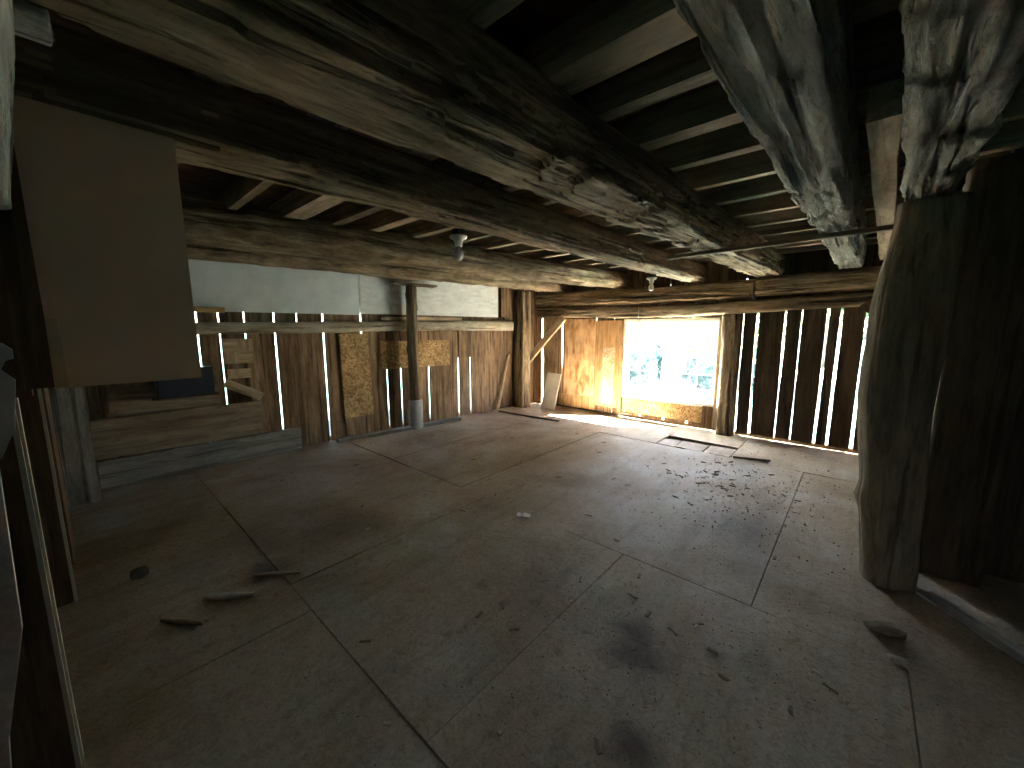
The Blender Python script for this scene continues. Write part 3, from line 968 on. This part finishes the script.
o = plank('floor_plank', (-0.96, 4.96, 0.015), (-0.62, 5.10, 0.015), (0, 0, 1), 0.03, 0.02, 'dark_plank', None, 0.003)
tag(o, 'short dark stick on the floor beside the open hatch slot', 'stick')

# ------------------------------------------------------------------ hanging cabinet
cab = empty('hanging_cabinet', (-1.95, 0.12, 1.32), 'brown hanging cabinet with a plain flat front under the beam', 'cabinet')
CY0, CY1, CZ0, CZ1 = -0.065, 0.300, 1.325, 2.135
link('back_panel', box_mesh(-2.115, -2.10, CY0, CY1, CZ0, CZ1), 'cabinet_edge', cab)
link('side_panel', box_mesh(-2.10, -1.815, CY1 - 0.016, CY1, CZ0, CZ1), 'cabinet_edge', cab)
link('side_panel', box_mesh(-2.10, -1.815, CY0, CY0 + 0.016, CZ0, CZ1), 'cabinet_edge', cab)
link('bottom_panel', box_mesh(-2.10, -1.815, CY0 + 0.016, CY1 - 0.016, CZ0, CZ0 + 0.016), 'cabinet_edge', cab)
link('top_panel', box_mesh(-2.10, -1.815, CY0 + 0.016, CY1 - 0.016, CZ1 - 0.016, CZ1), 'cabinet_edge', cab)
d = link('door', box_mesh(-1.813, -1.797, CY0 + 0.012, CY1 + 0.002, CZ0 - 0.006, CZ1, 0.002), 'cabinet_face', cab)
plank('stile', (-1.80, CY0 - 0.015, CZ0 - 0.004), (-1.80, CY0 - 0.008, CZ1), (1, 0, 0), 0.055, 0.03, 'brown_lumber', cab)
plank('chipped_edge', (-1.793, CY0 + 0.03, CZ0), (-1.793, CY0 + 0.028, CZ0 + 0.20), (1, 0, 0), 0.022, 0.006, 'cabinet_edge', d, 0.003)
o = plank('frame_board', (-1.86, -0.12, 1.30), (-1.86, -0.12, 2.40), (1, 0, 0), 0.05, 0.05, 'brown_lumber')
tag(o, 'dark upright board beside the hanging cabinet', 'board')

# pale rough timbers and panels at the near left
o = timber('log_end', [((-1.66, -0.42, 2.32), 0.13, 0.165), ((-1.66, 0.05, 2.32), 0.13, 0.165)], 'whitewashed', sq=3, amp=0.012, seed=81, step=0.02, crack=0.02)
tag(o, 'pale rough log end above the hanging cabinet', 'log')
o = timber('whitewashed_brace', [((-1.42, -0.09, 1.76), 0.06, 0.07), ((-1.42, -0.075, 1.95), 0.08, 0.08), ((-1.42, -0.07, 2.40), 0.10, 0.13)], 'whitewashed', sq=2.6, amp=0.014, seed=83, step=0.02, zdir=(0, 1, 0), crack=0.02)
tag(o, 'pale flaking upright brace left of the hanging cabinet', 'brace')
def sheet_piece(name, outline, x, t, mat, label, cat):
    n_ = len(outline)
    vs = [(x, c, e) for c, e in outline] + [(x - t, c, e) for c, e in outline]
    fs = [tuple(range(n_)), tuple(range(n_, 2 * n_))[::-1]] + [(i + n_, (i + 1) % n_ + n_, (i + 1) % n_, i) for i in range(n_)]
    return tag(link(name, mesh(name, vs, fs), mat), label, cat)


sheet_piece('broken_panel', [(-0.42, 0.0), (-0.235, 0.0), (-0.192, 0.577), (-0.145, 0.825), (-0.134, 1.20), (-0.42, 1.215)], -1.35, 0.02, 'white_panel', 'broken speckled white panel leaning before the partition', 'panel')
sheet_piece('metal_sheet', [(-0.42, 1.222), (-0.128, 1.222), (-0.104, 1.281), (-0.091, 1.389), (-0.108, 1.412), (-0.10, 1.43), (-0.088, 1.435), (-0.088, 1.455), (-0.10, 1.468), (-0.42, 1.46)], -1.352, 0.008, 'galvanised', 'bent galvanised metal sheet above the broken white panel', 'metal sheet')

# ------------------------------------------------------------------ lamp holders
def lamp(x, y, z, label):
    r = empty('lamp_holder', (x, y, z), label, 'lamp')
    link('junction_box', lathe_mesh([(0.050, 0.0), (0.050, -0.034), (0.046, -0.036)], 8), 'metal_dark', r, T(x, y, z))
    link('holder', lathe_mesh([(0.055, -0.036), (0.060, -0.040), (0.058, -0.052), (0.034, -0.066), (0.028, -0.075), (0.026, -0.105)], 24), 'ceramic', r, T(x, y, z), True)
    link('bulb', lathe_mesh([(0.014, -0.105), (0.016, -0.118), (0.029, -0.135), (0.033, -0.160), (0.028, -0.182), (0.014, -0.196), (0.002, -0.198)], 20), 'bulb_glass', r, T(x, y, z), True)


lamp(-2.07, 1.79, ZB - 0.002, 'bare bulb lamp holder on the beam near the slim log post')
lamp(-1.97, 4.80, ZB - 0.002, 'bare bulb lamp holder on the beam end near the window')
o = link('cord', tube_mesh([(-2.60, 5.90, 1.84), (-2.605, 5.90, 1.5), (-2.59, 5.92, 1.2), (-2.575, 5.92, 0.98)], 0.006), 'cream_board')
tag(o, 'thin pale cord hanging down in front of the window', 'cord')

# ------------------------------------------------------------------ things lying on the floor
def lump(name, x, y, r, flat, mat, label, cat, group=None, seed=0, stretch=1.0, rz=0.0):
    bm = bmesh.new()
    bmesh.ops.create_icosphere(bm, subdivisions=2, radius=r)
    for v in bm.verts:
        n_ = 1 + 0.35 * noise.noise(v.co * (1.6 / r) + Vector((seed * 3.1, 0, 0)))
        v.co = Vector((v.co.x * n_ * stretch, v.co.y * n_, max(-r * flat * 0.8, v.co.z * n_ * flat)))
    zmin = min(v.co.z for v in bm.verts)
    for v in bm.verts:
        v.co.z -= zmin
    me = bpy.data.meshes.new(name)
    bm.to_mesh(me)
    bm.free()
    o = link(name, me, mat, None, T(x, y, 0.001, rz))
    return tag(o, label, cat, group)


lump('stone', -3.13, 0.12, 0.045, 0.8, 'stone', 'round dark stone on the floor by the partition', 'stone', seed=1)
o = timber('split_stick', [((-2.60, 0.33, 0.016), 0.026, 0.026), ((-2.50, 0.42, 0.018), 0.042, 0.03), ((-2.41, 0.53, 0.014), 0.018, 0.02)], 'whitewashed', sq=2.6, amp=0.010, seed=91, step=0.012, ring=16)
tag(o, 'pale split stick lying on the dark floor', 'stick')
o = timber('bark_piece', [((-2.55, 0.15, 0.008), 0.014, 0.012), ((-2.45, 0.22, 0.010), 0.036, 0.016), ((-2.36, 0.29, 0.008), 0.012, 0.012)], 'bark_log', sq=2.5, amp=0.008, seed=93, step=0.012, ring=14)
tag(o, 'dark bark sliver next to the pale split stick', 'bark')
o = timber('wood_splinter', [((-2.62, 0.58, 0.008), 0.012, 0.012), ((-2.55, 0.66, 0.010), 0.034, 0.016), ((-2.44, 0.78, 0.008), 0.010, 0.010)], 'pale_lumber', sq=3, amp=0.008, seed=95, step=0.012, ring=14)
tag(o, 'pale splinter at the edge of a dark floor stain', 'splinter')
o = link('paper_scrap', plank_mesh(0.09, 0.06, 0.004, 44, 0.008, 4, lift=0.6), 'paper', None, T(-1.92, 2.24, 0.012, 0.5))
tag(o, 'small white paper scrap in the middle of the floor', 'paper')
lump('wood_block', 0.24, 2.53, 0.05, 0.45, 'wood_chip', 'dark wood lump near the crooked log post', 'wood', seed=5, stretch=1.6, rz=0.2)
lump('debris_lump', 0.27, 2.32, 0.03, 0.5, 'pale_chip', 'crumbled chips at the floor seam near the crooked post', 'debris', seed=7, stretch=1.3)
o = plank('sill_board', (0.42, 3.08, 0.008), (1.3, 2.0, 0.008), (0, 0, 1), 0.10, 0.014, 'grey_plank', None, 0.004)
tag(o, 'low worn sill strip on the floor by the dark stall', 'sill')

rnd = random.Random(5)
chip_meshes = []
for k in range(6):
    me = plank_mesh(rnd.uniform(0.02, 0.05), rnd.uniform(0.007, 0.016), 0.006, 300 + k, 0.003, 2)
    me.materials.append(MATS['wood_chip' if k % 3 else 'pale_chip'])
    chip_meshes.append(me)
spots = [(-0.85 + rnd.gauss(0, 0.28), 4.05 + rnd.gauss(0, 0.25)) for _ in range(34)] + [(-0.75 + rnd.gauss(0, 0.35), 1.75 + rnd.gauss(0, 0.35)) for _ in range(24)] + [(rnd.uniform(-4.4, 0), rnd.uniform(0.6, 5.4)) for _ in range(45)]
for i, (x, y) in enumerate(spots):
    o = bpy.data.objects.new('wood_chip', chip_meshes[i % 6])
    o.location = (x, y, 0.006)
    o.rotation_euler = (0, 0, rnd.uniform(0, 6.28))
    COL.objects.link(o)
    if i < 34:
        tag(o, 'small dark wood chip in the scatter near the floor hatch', 'wood chip', 'chips near the hatch')
    elif i < 58:
        tag(o, 'small wood chip around the dark floor stain', 'wood chip', 'chips around the stain')
    else:
        tag(o, 'stray small wood chip on the open floor', 'wood chip', 'stray chips on the floor')
vs, fs = [], []
for i in range(2200):
    if i % 3 == 0:
        x, y = -0.8 + rnd.gauss(0, 0.5), 3.9 + rnd.gauss(0, 0.6)
    elif i % 3 == 1:
        x, y = -0.7 + rnd.gauss(0, 0.45), 1.7 + rnd.gauss(0, 0.5)
    else:
        x, y = rnd.uniform(-4.9, 0.2), rnd.uniform(0.3, 5.9)
    r = rnd.choice((0.002, 0.003, 0.003, 0.006)) * (0.75 if y < 2.6 else 1.2)
    k = len(vs)
    a = rnd.uniform(0, 6.28)
    for j in range(3):
        vs.append((x + r * (1.8 if j == 0 else 0.8) * math.cos(a + j * 2.1), y + r * (1.8 if j == 0 else 0.8) * math.sin(a + j * 2.1), 0.0035))
    vs.append((x, y, 0.0035 + r))
    fs += [(k, k + 1, k + 3), (k + 1, k + 2, k + 3), (k + 2, k, k + 3), (k + 2, k + 1, k)]
o = link('dirt_crumbs', mesh('dirt_crumbs', vs, fs), 'dirt')
tag(o, 'fine dark dirt crumbs scattered over the floor', 'dirt', kind='stuff')

# ------------------------------------------------------------------ trees and shrubs outside
def leafy(name, x, y, h, r, zc, rz, n, mat, label, cat, trunk=True, group=None, seed=0):
    rd = random.Random(seed)
    rt = empty(name, (x, y, -0.35), label, cat, group)
    if trunk:
        timber('trunk', [((x, y, -0.35), 0.32, 0.32), ((x + 0.1, y, zc * 0.5), 0.24, 0.24), ((x, y, zc + rz * 0.3), 0.10, 0.10)], 'tree_bark', sq=2, amp=0.02, seed=seed, step=0.3, ring=12, zdir=(0, 1, 0), parent=rt)
    vs, fs = [], []
    for i in range(n):
        u = Vector((rd.gauss(0, 1), rd.gauss(0, 1), rd.gauss(0, 1))).normalized()
        rad = rd.uniform(0.55, 1.0) ** 0.6 * (1 + 0.25 * noise.noise(u * 2.5 + Vector((seed, 0, 0))))
        c = Vector((u.x * r * rad, u.y * r * rad, zc + u.z * rz * rad))
        s = rd.uniform(0.05, 0.11) * (1 + 0.06 * r)
        a = Vector((rd.gauss(0, 1), rd.gauss(0, 1), rd.gauss(0, 1))).normalized()
        b_ = a.orthogonal().normalized()
        k = len(vs)
        vs += [c - a * s * 1.5, c + b_ * s * 0.7, c + a * s * 1.5, c - b_ * s * 0.7]
        fs.append((k, k + 1, k + 2, k + 3))
    link('foliage', mesh('foliage', vs, fs), mat, rt, Matrix.Translation((x, y, 0)))


for i, (x, y, r, zc, rz, mt, lb) in enumerate((
        (-17, 33, 4.2, 4.0, 4.2, 'leaf_green', 'broad dark green tree beyond the driveway'),
        (-6.0, 34, 4.2, 4.2, 4.0, 'leaf_pale', 'pale green tree beyond the driveway, seen through the window'),
        (4.5, 32, 3.8, 3.5, 3.6, 'leaf_green', 'rounded green tree beyond the driveway right of the pale one'),
        (15.5, 33, 4.2, 4.0, 4.0, 'leaf_pale', 'pale green tree beyond the driveway behind the board wall'),
        (-28.5, 31, 4.5, 4.2, 4.4, 'leaf_pale', 'pale tree at the far bend of the driveway'))):
    leafy('tree', x, y, 8, r, zc, rz, 5200, mt, lb, 'tree', True, 'trees beyond the driveway', i + 1)
for i, (x, y, r, zc, rz, lb) in enumerate((  # unseen trees added so their shadows darken the lawn behind the window
        (0.3, 15.9, 3.2, 5.4, 3.8, 'tall tree added to shade the lawn outside the board wall'),
        (9.8, 17.5, 3.2, 6.5, 3.8, 'tall tree added to shade the lawn farther from the board wall'),
        (-1.2, 23.4, 2.4, 6.6, 3.0, 'tall high-crowned tree added by the driveway to cast shade'))):
    leafy('added_shade_tree', x, y, 9, r, zc, rz, 15000, 'leaf_green', lb, 'tree', True, 'trees added to shade the lawn', i + 40)
for i, (x, y, r, lb) in enumerate(((-5.6, 13.2, 0.9, 'bluish green shrub on the lawn left of the window view'), (-3.3, 12.0, 0.6, 'small bluish shrub on the lawn in front of the driveway'), (-2.5, 13.8, 0.7, 'rounded bluish shrub on the lawn nearest the right sash'))):
    leafy('shrub', x, y, 1.2, r, 0.05 + r * 0.3, r * 0.7, 1400, 'leaf_blue', lb, 'shrub', False, 'shrubs on the lawn', 20 + i)

for i in range(5):
    x = -17.5 + i * 3.35
    leafy('hedge_bush', x, 24.2 + 0.5 * math.sin(i * 2.1), 3, 1.45, 1.25, 1.6, 3000, 'leaf_hedge', 'leafy hedge bush beyond the driveway, %s from the tall added shade trees' % ORD[4 - i], 'bush', False, 'hedge beyond the driveway', 60 + i)

# sky portals: they only guide sampling through the window and the doorway and add no light
for (loc, rot, sx, sy) in (((-2.19, YW + 0.25, 1.0), (math.radians(-90), 0, 0), 1.45, 1.3),):
    ld = bpy.data.lights.new('sky_portal', 'AREA')
    ld.shape = 'RECTANGLE'
    ld.size, ld.size_y = sx, sy
    lo = bpy.data.objects.new('sky_portal', ld)
    lo.location = loc
    lo.rotation_euler = rot
    COL.objects.link(lo)
    ld.cycles.is_portal = True
